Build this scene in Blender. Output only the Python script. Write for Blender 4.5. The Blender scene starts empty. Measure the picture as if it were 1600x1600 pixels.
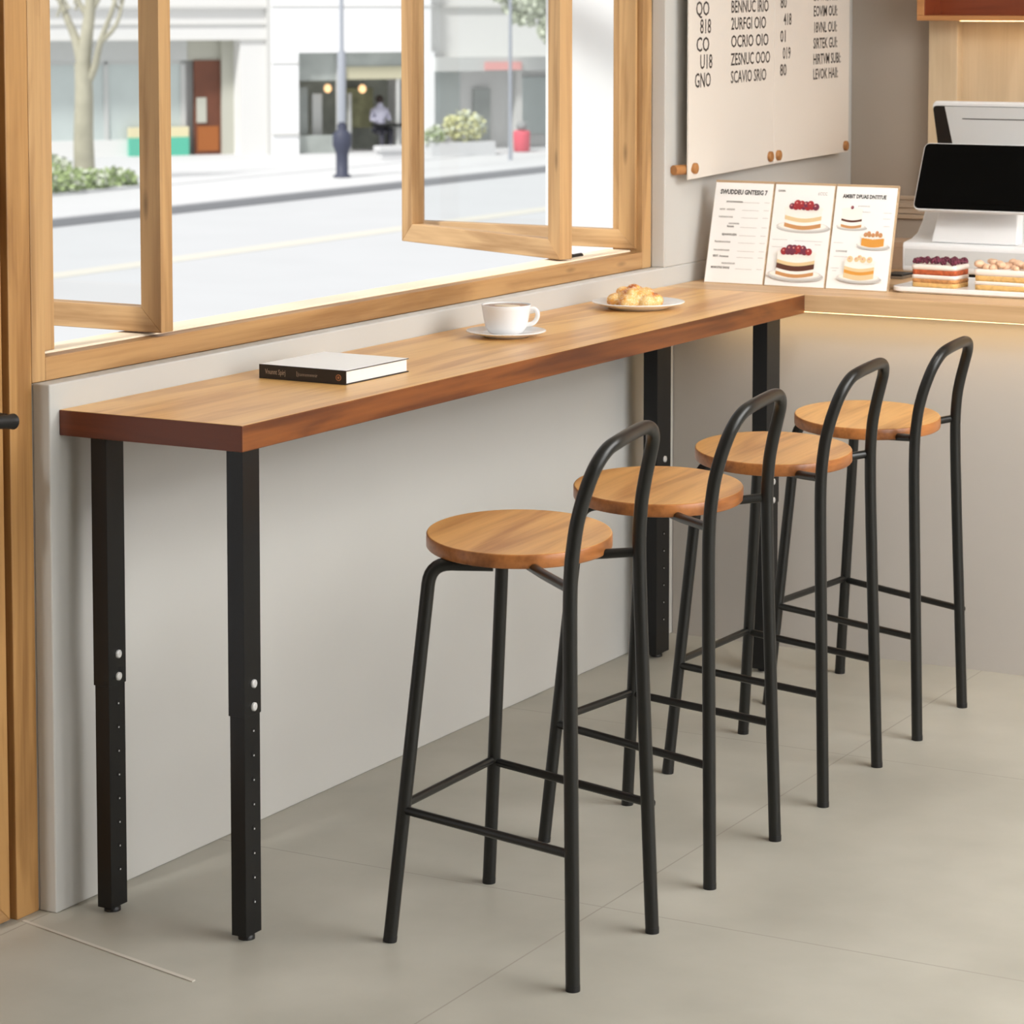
import bpy, bmesh, math, random
from mathutils import Vector, Matrix
from math import sin, cos, pi, radians
random.seed(7)
SC = bpy.context.scene
COL = SC.collection

# ------------------------------------------------------------------ materials
def new_mat(name):
    m = bpy.data.materials.new(name); m.use_nodes = True
    return m, m.node_tree.nodes, m.node_tree.links, m.node_tree.nodes['Principled BSDF']

def srgb(c):
    return tuple(((v/255)/12.92 if v/255 <= .04045 else ((v/255+.055)/1.055)**2.4) for v in c)

def plain(name, rgb, rough=.5, metal=0, spec=.5, var=0.0, vscale=8, bump=0, emit=0):
    m, N, L, b = new_mat(name)
    c = srgb(rgb)
    b.inputs['Base Color'].default_value = (*c, 1)
    b.inputs['Roughness'].default_value = rough
    b.inputs['Metallic'].default_value = metal
    b.inputs['Specular IOR Level'].default_value = spec
    if emit:
        b.inputs['Emission Color'].default_value = (*c, 1); b.inputs['Emission Strength'].default_value = emit
    if var or bump:
        tc = N.new('ShaderNodeTexCoord'); nz = N.new('ShaderNodeTexNoise')
        nz.inputs['Scale'].default_value = vscale; nz.inputs['Detail'].default_value = 6
        L.new(tc.outputs['Object'], nz.inputs['Vector'])
        if var:
            r = N.new('ShaderNodeValToRGB')
            r.color_ramp.elements[0].position = .3; r.color_ramp.elements[1].position = .7
            r.color_ramp.elements[0].color = (*[v*(1-var) for v in c], 1)
            r.color_ramp.elements[1].color = (*[min(1, v*(1+var)) for v in c], 1)
            L.new(nz.outputs['Fac'], r.inputs['Fac']); L.new(r.outputs['Color'], b.inputs['Base Color'])
        if bump:
            bp = N.new('ShaderNodeBump'); bp.inputs['Strength'].default_value = bump; bp.inputs['Distance'].default_value = .01
            L.new(nz.outputs['Fac'], bp.inputs['Height']); L.new(bp.outputs['Normal'], b.inputs['Normal'])
    return m

def wood(name, dark, light, axis=1, scale=1.0, rough=.4, contrast=1.0, knots=False, fine=1.0):
    """procedural wood, grain running along the given axis"""
    m, N, L, b = new_mat(name)
    tc = N.new('ShaderNodeTexCoord')
    mp = N.new('ShaderNodeMapping')
    s = [9.0*scale]*3; s[axis] = .9*scale
    mp.inputs['Scale'].default_value = s
    L.new(tc.outputs['Object'], mp.inputs['Vector'])
    n1 = N.new('ShaderNodeTexNoise'); n1.inputs['Scale'].default_value = 1.3; n1.inputs['Detail'].default_value = 5
    n1.inputs['Distortion'].default_value = .9
    L.new(mp.outputs['Vector'], n1.inputs['Vector'])
    # rings from the noise field
    mul = N.new('ShaderNodeMath'); mul.operation = 'MULTIPLY'; mul.inputs[1].default_value = 14*contrast
    L.new(n1.outputs['Fac'], mul.inputs[0])
    sn = N.new('ShaderNodeMath'); sn.operation = 'SINE'; L.new(mul.outputs[0], sn.inputs[0])
    mr = N.new('ShaderNodeMapRange'); mr.inputs['From Min'].default_value = -1; mr.inputs['From Max'].default_value = 1
    L.new(sn.outputs[0], mr.inputs['Value'])
    # fine fibre
    mp2 = N.new('ShaderNodeMapping'); s2 = [110.0*fine]*3; s2[axis] = 3.0
    mp2.inputs['Scale'].default_value = s2; L.new(tc.outputs['Object'], mp2.inputs['Vector'])
    n2 = N.new('ShaderNodeTexNoise'); n2.inputs['Scale'].default_value = 1.0; n2.inputs['Detail'].default_value = 3
    L.new(mp2.outputs['Vector'], n2.inputs['Vector'])
    # broad tone
    mp3 = N.new('ShaderNodeMapping'); s3 = [4.0*scale]*3; s3[axis] = .5*scale
    mp3.inputs['Scale'].default_value = s3; L.new(tc.outputs['Object'], mp3.inputs['Vector'])
    n3 = N.new('ShaderNodeTexNoise'); n3.inputs['Scale'].default_value = 1.0; n3.inputs['Detail'].default_value = 2
    L.new(mp3.outputs['Vector'], n3.inputs['Vector'])
    a = N.new('ShaderNodeMath'); a.operation = 'MULTIPLY_ADD'; a.inputs[1].default_value = .28
    L.new(mr.outputs['Result'], a.inputs[0])
    f2 = N.new('ShaderNodeMath'); f2.operation = 'MULTIPLY_ADD'; f2.inputs[1].default_value = .35
    L.new(n2.outputs['Fac'], f2.inputs[0]); 
    f3 = N.new('ShaderNodeMath'); f3.operation = 'MULTIPLY'; f3.inputs[1].default_value = .6
    L.new(n3.outputs['Fac'], f3.inputs[0]); L.new(f3.outputs[0], f2.inputs[2])
    L.new(f2.outputs[0], a.inputs[2])
    r = N.new('ShaderNodeValToRGB')
    r.color_ramp.elements[0].position = .34; r.color_ramp.elements[1].position = .78
    r.color_ramp.elements[0].color = (*srgb(dark), 1); r.color_ramp.elements[1].color = (*srgb(light), 1)
    L.new(a.outputs[0], r.inputs['Fac'])
    out = r.outputs['Color']
    if knots:
        v = N.new('ShaderNodeTexVoronoi'); v.inputs['Scale'].default_value = 1
        mpk = N.new('ShaderNodeMapping'); sk = [14.0]*3; sk[axis] = 3.4
        mpk.inputs['Scale'].default_value = sk; L.new(tc.outputs['Object'], mpk.inputs['Vector']); L.new(mpk.outputs['Vector'], v.inputs['Vector'])
        kr = N.new('ShaderNodeMapRange'); kr.inputs['From Min'].default_value = .03; kr.inputs['From Max'].default_value = .13
        kr.inputs['To Min'].default_value = .55; kr.inputs['To Max'].default_value = 0
        L.new(v.outputs['Distance'], kr.inputs['Value'])
        mx = N.new('ShaderNodeMixRGB'); mx.blend_type = 'MIX'
        mx.inputs['Color2'].default_value = (*srgb(tuple(int(x*.62) for x in dark)), 1)
        L.new(kr.outputs['Result'], mx.inputs['Fac']); L.new(out, mx.inputs['Color1']); out = mx.outputs['Color']
    L.new(out, b.inputs['Base Color'])
    b.inputs['Roughness'].default_value = rough
    bp = N.new('ShaderNodeBump'); bp.inputs['Strength'].default_value = .06; bp.inputs['Distance'].default_value = .003
    L.new(n2.outputs['Fac'], bp.inputs['Height']); L.new(bp.outputs['Normal'], b.inputs['Normal'])
    return m

M = {}
M['wall_white'] = plain('wall_white', (196, 195, 191), .85, var=.025, vscale=1.6)
M['wall_trim'] = plain('wall_trim', (214, 218, 220), .75, var=.02, vscale=3)
M['wall_taupe'] = plain('wall_taupe', (166, 155, 143), .85, var=.05, vscale=1.2)
M['wall_beige'] = plain('wall_beige', (206, 198, 186), .85)
M['panel_grey'] = plain('panel_grey', (186, 180, 173), .8, var=.04, vscale=1.2)
M['ceiling'] = plain('ceiling_paint', (235, 232, 226), .9)
M['pine_v'] = wood('pine_vertical', (140, 100, 56), (198, 158, 108), 2, 1.0, .5, knots=True)
M['pine_y'] = wood('pine_rail', (138, 96, 54), (190, 148, 98), 1, 1.0, .5, knots=True)
M['pine_x'] = wood('pine_cross', (150, 110, 66), (208, 170, 122), 0, 1.0, .5)
M['door_v'] = wood('door_wood', (138, 94, 48), (192, 146, 90), 2, 1.0, .45, knots=True)
M['door_groove'] = plain('door_groove', (120, 76, 34), .7)
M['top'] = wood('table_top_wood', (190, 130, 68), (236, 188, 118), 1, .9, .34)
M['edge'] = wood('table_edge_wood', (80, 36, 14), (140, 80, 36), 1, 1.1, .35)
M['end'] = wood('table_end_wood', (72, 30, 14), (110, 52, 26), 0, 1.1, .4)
M['oak'] = wood('counter_oak', (186, 146, 104), (218, 182, 138), 0, .9, .45)
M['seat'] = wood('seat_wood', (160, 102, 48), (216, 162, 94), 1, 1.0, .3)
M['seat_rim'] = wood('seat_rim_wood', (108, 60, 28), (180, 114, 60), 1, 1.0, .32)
M['cab'] = wood('cabinet_wood', (192, 170, 138), (212, 192, 160), 2, .8, .55)
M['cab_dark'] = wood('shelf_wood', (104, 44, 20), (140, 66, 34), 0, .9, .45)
M['cab_frame'] = wood('shelf_frame_wood', (136, 84, 44), (186, 130, 78), 0, .9, .45)
M['dowel'] = wood('dowel_wood', (120, 78, 42), (176, 122, 70), 0, 3, .5)
M['black'] = plain('black_powder_coat', (10, 11, 13), .38, spec=.4)
M['black_tube'] = plain('black_tube_paint', (29, 29, 27), .34, metal=.3, spec=.6)
M['black_plain'] = plain('black_plastic', (14, 14, 15), .45)
M['steel'] = plain('bolt_steel', (226, 227, 228), .3, metal=.35)
M['hole'] = plain('hole_black', (6, 6, 7), .6)
M['white_plastic'] = plain('white_plastic', (238, 239, 240), .35)
M['grey_plastic'] = plain('pale_grey_panel', (212, 214, 214), .3)
M['screen'] = plain('black_glass', (2, 2, 2), .3, spec=.08)
M['ceramic'] = plain('white_ceramic', (242, 242, 242), .16, spec=.6)
M['coffee'] = plain('coffee_crema', (176, 122, 66), .3, var=.2, vscale=30)
M['foam'] = plain('milk_foam', (240, 220, 186), .4)
M['board'] = plain('board_cream', (224, 217, 208), .7, var=.015, vscale=2)
M['ink'] = plain('ink_dark', (66, 60, 56), .8)
M['ink_grey'] = plain('ink_grey', (150, 146, 142), .8)
M['ink_black'] = plain('ink_black', (48, 46, 46), .8)
M['paper'] = plain('paper_white', (250, 249, 247), .7)
M['pages'] = plain('book_pages', (236, 234, 230), .8)
M['cover_white'] = plain('book_cover_white', (255, 255, 253), .4)
M['cover_dark'] = plain('book_spine_dark', (38, 34, 33), .5)
M['spine_ink'] = plain('spine_lettering', (176, 160, 146), .6)
M['spine_tan'] = plain('spine_emblem', (178, 122, 84), .6)
M['frame_tan'] = wood('menu_frame_wood', (168, 138, 106), (206, 178, 142), 0, 2, .5)
M['gap'] = plain('frame_gap', (120, 104, 86), .7)
M['beige_box'] = plain('beige_box', (196, 170, 146), .7)
M['trim_taupe'] = plain('trim_taupe', (182, 164, 144), .6)
M['led'] = plain('warm_led', (255, 214, 150), .5, emit=9)
# exterior, with haze and overexposure put into the pale colours
M['sill_sunlit'] = plain('sill_sunlit', (250, 234, 208), .6)
M['reflection_pale'] = plain('reflection_pale', (196, 190, 180), .5)
M['road'] = plain('road_asphalt', (197, 199, 201), .9, var=.02, vscale=.6)
M['road_line'] = plain('road_line', (212, 209, 198), .8)
M['pave'] = plain('pavement_stone', (208, 209, 210), .9, var=.02, vscale=.5)
M['kerb'] = plain('kerb_stone', (166, 167, 170), .9)
M['fac'] = plain('facade_white', (228, 228, 226), .9, var=.01, vscale=.4)
M['fac2'] = plain('facade_bright', (248, 249, 250), .9)
M['fac_line'] = plain('facade_joint', (206, 206, 203), .9)
M['glass_pale'] = plain('shop_glass_pale', (196, 206, 204), .25, var=.08, vscale=.7)
M['glass_mid'] = plain('shop_glass_mid', (168, 174, 170), .25, var=.2, vscale=1.3)
M['glass_dark'] = plain('shop_interior_grey', (168, 172, 162), .6, var=.35, vscale=1.6)
M['shop_beige'] = plain('shop_fascia_beige', (198, 194, 168), .8)
M['shop_grey'] = plain('shop_fascia_grey', (200, 202, 200), .8)
M['shop_door'] = plain('shop_door_brown', (112, 66, 46), .5, var=.15, vscale=2)
M['shop_door_l'] = plain('shop_door_panel', (164, 96, 44), .5)
M['teal'] = plain('teal_panel', (96, 190, 164), .7)
M['cream'] = plain('cream_panel', (226, 216, 176), .7)
M['stone'] = plain('reveal_stone', (190, 190, 178), .9)
M['lamp_post'] = plain('lamp_post_grey', (160, 165, 174), .6)
M['lamp_base'] = plain('lamp_base_dark', (66, 70, 88), .6)
M['bark'] = plain('pale_bark', (176, 172, 152), .9, var=.15, vscale=3)
M['leaf1'] = plain('leaf_green', (158, 176, 122), .8, var=.25, vscale=3)
M['leaf2'] = plain('leaf_pale', (206, 212, 192), .8, var=.15, vscale=3)
M['shelf_green'] = plain('shelf_olive', (140, 140, 108), .8, var=.35, vscale=4)
M['yellow_green'] = plain('yellow_green', (222, 222, 168), .8, var=.06, vscale=2)
M['red'] = plain('bin_red', (224, 92, 108), .6)
M['pink'] = plain('sign_pink', (232, 170, 166), .7)
M['bin_top'] = plain('bin_lid_grey', (150, 152, 152), .7)
M['glow'] = plain('lamp_glow', (255, 206, 150), .5, emit=1.3)
M['skin'] = plain('skin', (206, 164, 140), .6)
M['shirt'] = plain('pale_shirt', (196, 196, 214), .8)
M['trouser'] = plain('dark_trousers', (66, 66, 76), .8)
M['hair'] = plain('dark_hair', (60, 50, 46), .8)
# food
M['sponge_red'] = plain('sponge_red_brown', (186, 92, 52), .9, var=.3, vscale=90, bump=.5)
M['sponge_tan'] = plain('sponge_tan', (196, 138, 84), .9, var=.25, vscale=90, bump=.5)
M['sponge_gold'] = plain('sponge_gold', (222, 178, 110), .9, var=.15, vscale=80, bump=.4)
M['cream_w'] = plain('whipped_cream', (244, 232, 222), .6, bump=.3, vscale=40)
M['berry'] = plain('dark_berry', (112, 44, 66), .35, var=.5, vscale=120, bump=.8)
M['macaroon'] = plain('pale_pink_nut', (228, 188, 156), .5, var=.12, vscale=60)
M['p_red'] = plain('print_red', (168, 48, 54), .6); M['p_choc'] = plain('print_chocolate', (92, 50, 36), .6)
M['p_cake'] = plain('print_cake', (232, 206, 158), .6); M['p_orange'] = plain('print_orange', (226, 158, 66), .6)
M['p_cream'] = plain('print_cream', (250, 247, 240), .6); M['p_plate'] = plain('print_plate', (222, 220, 216), .6)
M['p_tan'] = plain('print_tan', (206, 150, 96), .6); M['p_green'] = plain('print_green', (84, 104, 66), .6)
M['p_hi'] = plain('print_highlight', (222, 150, 142), .6); M['p_berry'] = plain('print_berry', (122, 50, 72), .6); M['p_shadow'] = plain('print_shadow', (196, 194, 190), .6)

def tiles():
    m, N, L, b = new_mat('floor_tiles')
    tc = N.new('ShaderNodeTexCoord'); sep = N.new('ShaderNodeSeparateXYZ'); L.new(tc.outputs['Object'], sep.inputs[0])
    nz = N.new('ShaderNodeTexNoise'); nz.inputs['Scale'].default_value = 2.2; nz.inputs['Detail'].default_value = 5
    L.new(tc.outputs['Object'], nz.inputs['Vector'])
    r = N.new('ShaderNodeValToRGB'); r.color_ramp.elements[0].position = .3; r.color_ramp.elements[1].position = .72
    r.color_ramp.elements[0].color = (*srgb((156, 153, 142)), 1); r.color_ramp.elements[1].color = (*srgb((180, 177, 166)), 1)
    L.new(nz.outputs['Fac'], r.inputs['Fac'])
    def joint(out, off, per, w):
        a = N.new('ShaderNodeMath'); a.operation = 'SUBTRACT'; a.inputs[1].default_value = off; L.new(out, a.inputs[0])
        p = N.new('ShaderNodeMath'); p.operation = 'PINGPONG'; p.inputs[1].default_value = per/2; L.new(a.outputs[0], p.inputs[0])
        l = N.new('ShaderNodeMath'); l.operation = 'LESS_THAN'; l.inputs[1].default_value = w/2; L.new(p.outputs[0], l.inputs[0])
        return l.outputs[0]
    jx = joint(sep.outputs['X'], .925, .94, .0035); jy = joint(sep.outputs['Y'], .53, 1.28, .0035)
    mx = N.new('ShaderNodeMath'); mx.operation = 'MAXIMUM'; L.new(jx, mx.inputs[0]); L.new(jy, mx.inputs[1])
    mix = N.new('ShaderNodeMixRGB'); mix.inputs['Color2'].default_value = (*srgb((146, 140, 130)), 1)
    L.new(mx.outputs[0], mix.inputs['Fac']); L.new(r.outputs['Color'], mix.inputs['Color1'])
    L.new(mix.outputs['Color'], b.inputs['Base Color'])
    b.inputs['Roughness'].default_value = .42; b.inputs['Specular IOR Level'].default_value = .35
    return m
M['floor'] = tiles()

def pastry_mat():
    m, N, L, b = new_mat('glazed_pastry')
    tc = N.new('ShaderNodeTexCoord')
    n1 = N.new('ShaderNodeTexNoise'); n1.inputs['Scale'].default_value = 26; n1.inputs['Detail'].default_value = 4
    n2 = N.new('ShaderNodeTexNoise'); n2.inputs['Scale'].default_value = 230; n2.inputs['Detail'].default_value = 2
    for n in (n1, n2): L.new(tc.outputs['Object'], n.inputs['Vector'])
    r = N.new('ShaderNodeValToRGB'); e = r.color_ramp.elements
    e[0].position = .34; e[0].color = (*srgb((184, 96, 34)), 1); e[1].position = .62; e[1].color = (*srgb((240, 200, 130)), 1)
    x = e.new(.46); x.color = (*srgb((232, 166, 76)), 1)
    L.new(n1.outputs['Fac'], r.inputs['Fac'])
    t = N.new('ShaderNodeMapRange'); t.inputs['From Min'].default_value = .52; t.inputs['From Max'].default_value = .62
    t.inputs['To Max'].default_value = .55
    L.new(n2.outputs['Fac'], t.inputs['Value'])
    mx = N.new('ShaderNodeMixRGB'); mx.inputs['Color2'].default_value = (*srgb((250, 236, 206)), 1)
    L.new(t.outputs['Result'], mx.inputs['Fac']); L.new(r.outputs['Color'], mx.inputs['Color1'])
    L.new(mx.outputs['Color'], b.inputs['Base Color']); b.inputs['Roughness'].default_value = .38
    bp = N.new('ShaderNodeBump'); bp.inputs['Strength'].default_value = .3; bp.inputs['Distance'].default_value = .002
    L.new(n2.outputs['Fac'], bp.inputs['Height']); L.new(bp.outputs['Normal'], b.inputs['Normal'])
    return m
M['pastry'] = pastry_mat()

def glass_mat():
    m = bpy.data.materials.new('clear_pane'); m.use_nodes = True
    N, L = m.node_tree.nodes, m.node_tree.links; N.clear()
    o = N.new('ShaderNodeOutputMaterial'); t = N.new('ShaderNodeBsdfTransparent'); g = N.new('ShaderNodeBsdfGlossy')
    t.inputs['Color'].default_value = (.985, .99, .99, 1); g.inputs['Roughness'].default_value = .02
    mx = N.new('ShaderNodeMixShader'); mx.inputs['Fac'].default_value = .03
    L.new(t.outputs[0], mx.inputs[1]); L.new(g.outputs[0], mx.inputs[2]); L.new(mx.outputs[0], o.inputs['Surface'])
    return m
M['glass'] = glass_mat()

# ------------------------------------------------------------------ mesh builder
class MB:
    def __init__(s, *mats):
        s.bm = bmesh.new(); s.mats = list(mats)
    def mi(s, mat):
        if mat is None: return 0
        if mat not in s.mats: s.mats.append(mat)
        return s.mats.index(mat)
    def poly(s, pts, mat=None):
        f = s.bm.faces.new([s.bm.verts.new(p) for p in pts]); f.material_index = s.mi(mat); return f
    def prism(s, base, vec, mat=None):
        """closed solid from a planar loop extruded along vec"""
        vec = Vector(vec); a = [s.bm.verts.new(p) for p in base]; b = [s.bm.verts.new(Vector(p)+vec) for p in base]
        k = s.mi(mat); n = len(a); fs = [s.bm.faces.new(a[::-1]), s.bm.faces.new(b)]
        for i in range(n): fs.append(s.bm.faces.new((a[i], a[(i+1) % n], b[(i+1) % n], b[i])))
        for f in fs: f.material_index = k
        return fs
    def box(s, x0, x1, y0, y1, z0, z1, mat=None, mats6=None):
        fs = s.prism([(x0, y0, z0), (x1, y0, z0), (x1, y1, z0), (x0, y1, z0)], (0, 0, z1-z0), mat)
        # order: bottom, top, -y, +x, +y, -x
        if mats6:
            for f, m in zip(fs, mats6): f.material_index = s.mi(m)
        return fs
    def obox(s, o, ax, ay, az, mat=None):
        o = Vector(o); ax = Vector(ax); ay = Vector(ay)
        return s.prism([o, o+ax, o+ax+ay, o+ay], az, mat)
    def tube(s, pts, r, n=12, mat=None, caps=True, rng=None):
        pts = [Vector(p) for p in pts]; rs = r if isinstance(r, (list, tuple)) else [r]*len(pts)
        k = s.mi(mat); rings = []; up = None
        for i, p in enumerate(pts):
            t = (pts[min(i+1, len(pts)-1)]-pts[max(i-1, 0)]).normalized()
            if up is None: up = t.orthogonal().normalized()
            up = (up - t*up.dot(t)).normalized(); w = t.cross(up)
            if rng and not (rng[0] <= i <= rng[1]): continue
            rings.append([s.bm.verts.new(p+(up*cos(2*pi*j/n)+w*sin(2*pi*j/n))*rs[i]) for j in range(n)])
        for a, b in zip(rings, rings[1:]):
            for j in range(n):
                f = s.bm.faces.new((a[j], a[(j+1) % n], b[(j+1) % n], b[j])); f.material_index = k; f.smooth = True
        if caps:
            ends = ([rings[0][::-1]] if not rng or rng[0] == 0 else []) + ([rings[-1]] if not rng or rng[1] >= len(pts)-1 else [])
            for ring in ends:
                f = s.bm.faces.new([s.bm.verts.new(v.co) for v in ring]); f.material_index = k
    def lathe(s, prof, c=(0, 0, 0), n=48, mat=None, sx=1, sy=1):
        k = s.mi(mat); rings = []
        for r, z in prof:
            rings.append([s.bm.verts.new((c[0]+r*cos(2*pi*j/n)*sx, c[1]+r*sin(2*pi*j/n)*sy, c[2]+z)) for j in range(n)])
        for a, b in zip(rings, rings[1:]):
            for j in range(n):
                f = s.bm.faces.new((a[j], a[(j+1) % n], b[(j+1) % n], b[j])); f.material_index = k; f.smooth = True
        for ring, r in ((rings[0][::-1], prof[0][0]), (rings[-1], prof[-1][0])):
            f = s.bm.faces.new(ring); f.material_index = k
    def ball(s, c, r, sc=(1, 1, 1), mat=None, sub=2, rot=None):
        mt = Matrix.Translation(c) @ (rot or Matrix.Identity(4)) @ Matrix.Diagonal((*[r*v for v in sc], 1))
        g = bmesh.ops.create_icosphere(s.bm, subdivisions=sub, radius=1, matrix=mt); k = s.mi(mat)
        for v in g['verts']:
            for f in v.link_faces: f.material_index = k; f.smooth = True
    def text(s, txt, size, origin, X, Y, mat=None, xs=.7, bold=0.0, align='LEFT', depth=.0006):
        cu = bpy.data.curves.new('t', 'FONT'); cu.body = txt; cu.size = size; cu.align_x = align; cu.offset = bold
        cu.resolution_u = 2
        o = bpy.data.objects.new('t', cu); COL.objects.link(o)
        dg = bpy.context.evaluated_depsgraph_get(); me = bpy.data.meshes.new_from_object(o.evaluated_get(dg))
        bpy.data.objects.remove(o); X = Vector(X).normalized(); Y = Vector(Y).normalized(); Z = X.cross(Y)
        mt = Matrix.Translation(Vector(origin)+Z*depth) @ Matrix((X, Y, Z)).transposed().to_4x4() @ Matrix.Diagonal((xs, 1, 1, 1))
        k = s.mi(mat); me.transform(mt)
        off = len(s.bm.verts); vs = [s.bm.verts.new(v.co) for v in me.vertices]
        for p in me.polygons:
            try: f = s.bm.faces.new([vs[i] for i in p.vertices]); f.material_index = k
            except ValueError: pass
        bpy.data.meshes.remove(me)
    def build(s, name, parent=None, bevel=0, loc=None, smooth=False, recalc=True, seg=2):
        if recalc: bmesh.ops.recalc_face_normals(s.bm, faces=s.bm.faces[:])
        if loc is not None: bmesh.ops.translate(s.bm, verts=s.bm.verts[:], vec=-Vector(loc))
        me = bpy.data.meshes.new(name); s.bm.to_mesh(me); s.bm.free()
        for m in s.mats: me.materials.append(m)
        o = bpy.data.objects.new(name, me); COL.objects.link(o)
        if parent is not None: o.parent = parent
        if loc is not None: o.location = loc
        if smooth:
            for p in me.polygons: p.use_smooth = True
        if bevel:
            b = o.modifiers.new('bevel', 'BEVEL'); b.width = bevel; b.segments = seg; b.limit_method = 'ANGLE'
        return o

def tag(o, label=None, cat=None, group=None, kind=None):
    if label: o['label'] = label
    if cat: o['category'] = cat
    if group: o['group'] = group
    if kind: o['kind'] = kind
    return o

def thing(name, label, cat, loc=(0, 0, 0), rz=0, group=None):
    o = bpy.data.objects.new(name, None); COL.objects.link(o); o.location = loc; o.rotation_euler = (0, 0, rz)
    o.empty_display_size = .1
    return tag(o, label, cat, group)

def struct(o): o['kind'] = 'structure'; return o

def catmull(P, k=8):
    P = [Vector(p) for p in P]; Q = [P[0]*2-P[1]]+P+[P[-1]*2-P[-2]]; out = []
    for i in range(1, len(Q)-2):
        a, b, c, d = Q[i-1:i+3]
        for j in range(k):
            t = j/k; out.append(.5*((2*b)+(c-a)*t+(2*a-5*b+4*c-d)*t*t+(3*b-a-3*c+d)*t**3))
    return out+[P[-1]]

def fillet(P, r, k=7):
    P = [Vector(p) for p in P]; out = [P[0]]
    for a, b, c in zip(P, P[1:], P[2:]):
        u = (a-b).normalized(); v = (c-b).normalized(); d = min(r, (a-b).length*.49, (c-b).length*.49)
        s, e = b+u*d, b+v*d
        for j in range(k+1):
            t = j/k; out.append(s*(1-t)**2+b*2*t*(1-t)+e*t*t)
    return out+[P[-1]]

# ------------------------------------------------------------------ camera
cd = bpy.data.cameras.new('camera'); cam = bpy.data.objects.new('camera', cd); COL.objects.link(cam)
CP = Vector((3.37722, -4.27077, 1.79088)); yaw = .505741; pit = .0805248
cam.location = CP; cam.rotation_euler = (pi/2-pit, 0, yaw)
cd.sensor_width = 36; cd.lens = 4331.59/1600*36; cd.shift_y = -444.71/1600*-1*-1
cd.shift_y = -0.277947
cd.clip_start = .05; cd.clip_end = 500
cd.dof.use_dof = True; cd.dof.focus_distance = 5.9; cd.dof.aperture_fstop = 9.5
SC.camera = cam

D, L, T, H = .4328, 2.695, .051, 1.0
WZ = 1.052            # top of the low wall
CY = 4.09             # back wall
XF = -.042            # window frame face
YJ = 2.711            # right jamb

# ------------------------------------------------------------------ room shell
b = MB(M['floor']); b.box(-.2, 6.0, -5.4, CY+.3, -.12, 0, M['floor']); struct(b.build('floor'))
b = MB(M['wall_white'])
b.box(XF, 0, -.029, CY, 0, WZ)                       # plastered facing under the window
b.box(XF, 0, YJ, CY, WZ, 2.95)                       # pier right of the window
b.box(-.14, XF, -.029, CY+.2, 0, WZ-.002)            # outer leaf
b.box(-.14, XF, YJ+.002, CY+.2, WZ-.002, 2.95)
b.box(-.14, 0, -1.2, YJ, 2.45, 2.95)                 # lintel
b.box(-.14, 0, -5.4, -1.2, 0, 2.95)                  # beyond the door
b.box(-.14, -.02, -5.4, CY+.3, -1.7, -.121)          # plinth down to the street
o = b.build('wall_left', bevel=.003); struct(o)
b = MB(M['wall_taupe']); b.box(0, 6.0, CY, CY+.12, 0, 2.95); struct(b.build('wall_back'))
b = MB(M['wall_taupe']); b.box(-.2, 6.0, -5.5, -5.4, 0, 2.95); struct(b.build('wall_front'))
b = MB(M['wall_beige']); b.box(6.0, 6.1, -5.5, CY+.2, 0, 2.95); struct(b.build('wall_right'))
b = MB(M['ceiling']); b.box(-.2, 6.0, -5.4, CY+.3, 2.95, 3.05); struct(b.build('ceiling'))
# horizontal mouldings on the back wall
b = MB(M['trim_taupe'])
for z in (1.105, 1.14, 1.165): b.box(.002, 6.0, CY-.014, CY, z, z+.014)
b.box(.002, 6.0, CY-.008, CY, 1.12, 1.165)
struct(b.build('trim_1', bevel=.003))

# window: fixed frame
b = MB(M['pine_v'])
x0, x1 = -.135, XF
b.box(x0, x1, -.029, .013, WZ, 2.44, M['pine_v'])
b.box(x0, x1, 2.655, YJ, WZ, 2.44, M['pine_v'])
b.box(x0, x1, .013, 2.655, WZ, 1.099, M['pine_y'])
b.box(x0, x1, .013, 2.655, 2.39, 2.44, M['pine_y'])
win = struct(b.build('window_1', bevel=.002))
b = MB(M['sill_sunlit']); b.box(-.155, -.078, .013, 2.655, 1.096, 1.1035, M['sill_sunlit'])  # cream colour stands in for sunlight on top of the bottom rail
sill = b.build('sunlit_sill_strip', win, bevel=.003)

def sash(name, label, hinge, ang, width=.76, z0=1.108, z1=2.38, t=.042, w=.052, knob=None):
    """bifold leaf: runs from hinge along direction ang (world), thickness to the left of it"""
    root = thing(name, label, None, (hinge[0], hinge[1], z0), ang); root.parent = win
    h = z1-z0
    def mitre(pts, mat, nm):
        q = MB(mat); q.prism([(p[0], 0, p[1]) for p in pts], (0, t, 0), mat); q.build(nm, root, bevel=.0015)
    mitre([(0, 0), (width, 0), (width-w, w), (w, w)], M['pine_x'], 'bottom_rail')
    mitre([(0, h), (w, h-w), (width-w, h-w), (width, h)], M['pine_x'], 'top_rail')
    mitre([(0, 0), (w, w), (w, h-w), (0, h)], M['pine_v'], 'stile')
    mitre([(width, 0), (width, h), (width-w, h-w), (width-w, w)], M['pine_v'], 'stile')
    q = MB(M['glass']); q.box(w, width-w, t*.5-.002, t*.5+.002, w, h-w); q.build('pane', root)
    if knob:
        q = MB(M['steel']); q.box(knob-.022, knob+.022, -.006, 0, .010, .022); q.tube([(knob, -.004, .016), (knob, -.022, .016)], .006, 10)
        q.build('catch', root)
    return root
G1 = 'leaf folded outward'
# leaf direction measured from the plan: towards the street
def leaf(label, a, c, flip=False, **k):
    a = Vector(a); c = Vector(c); v = c-a
    ang = math.atan2(v.y, v.x); return sash('window_leaf', label, a, ang, v.length, **k)
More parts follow.
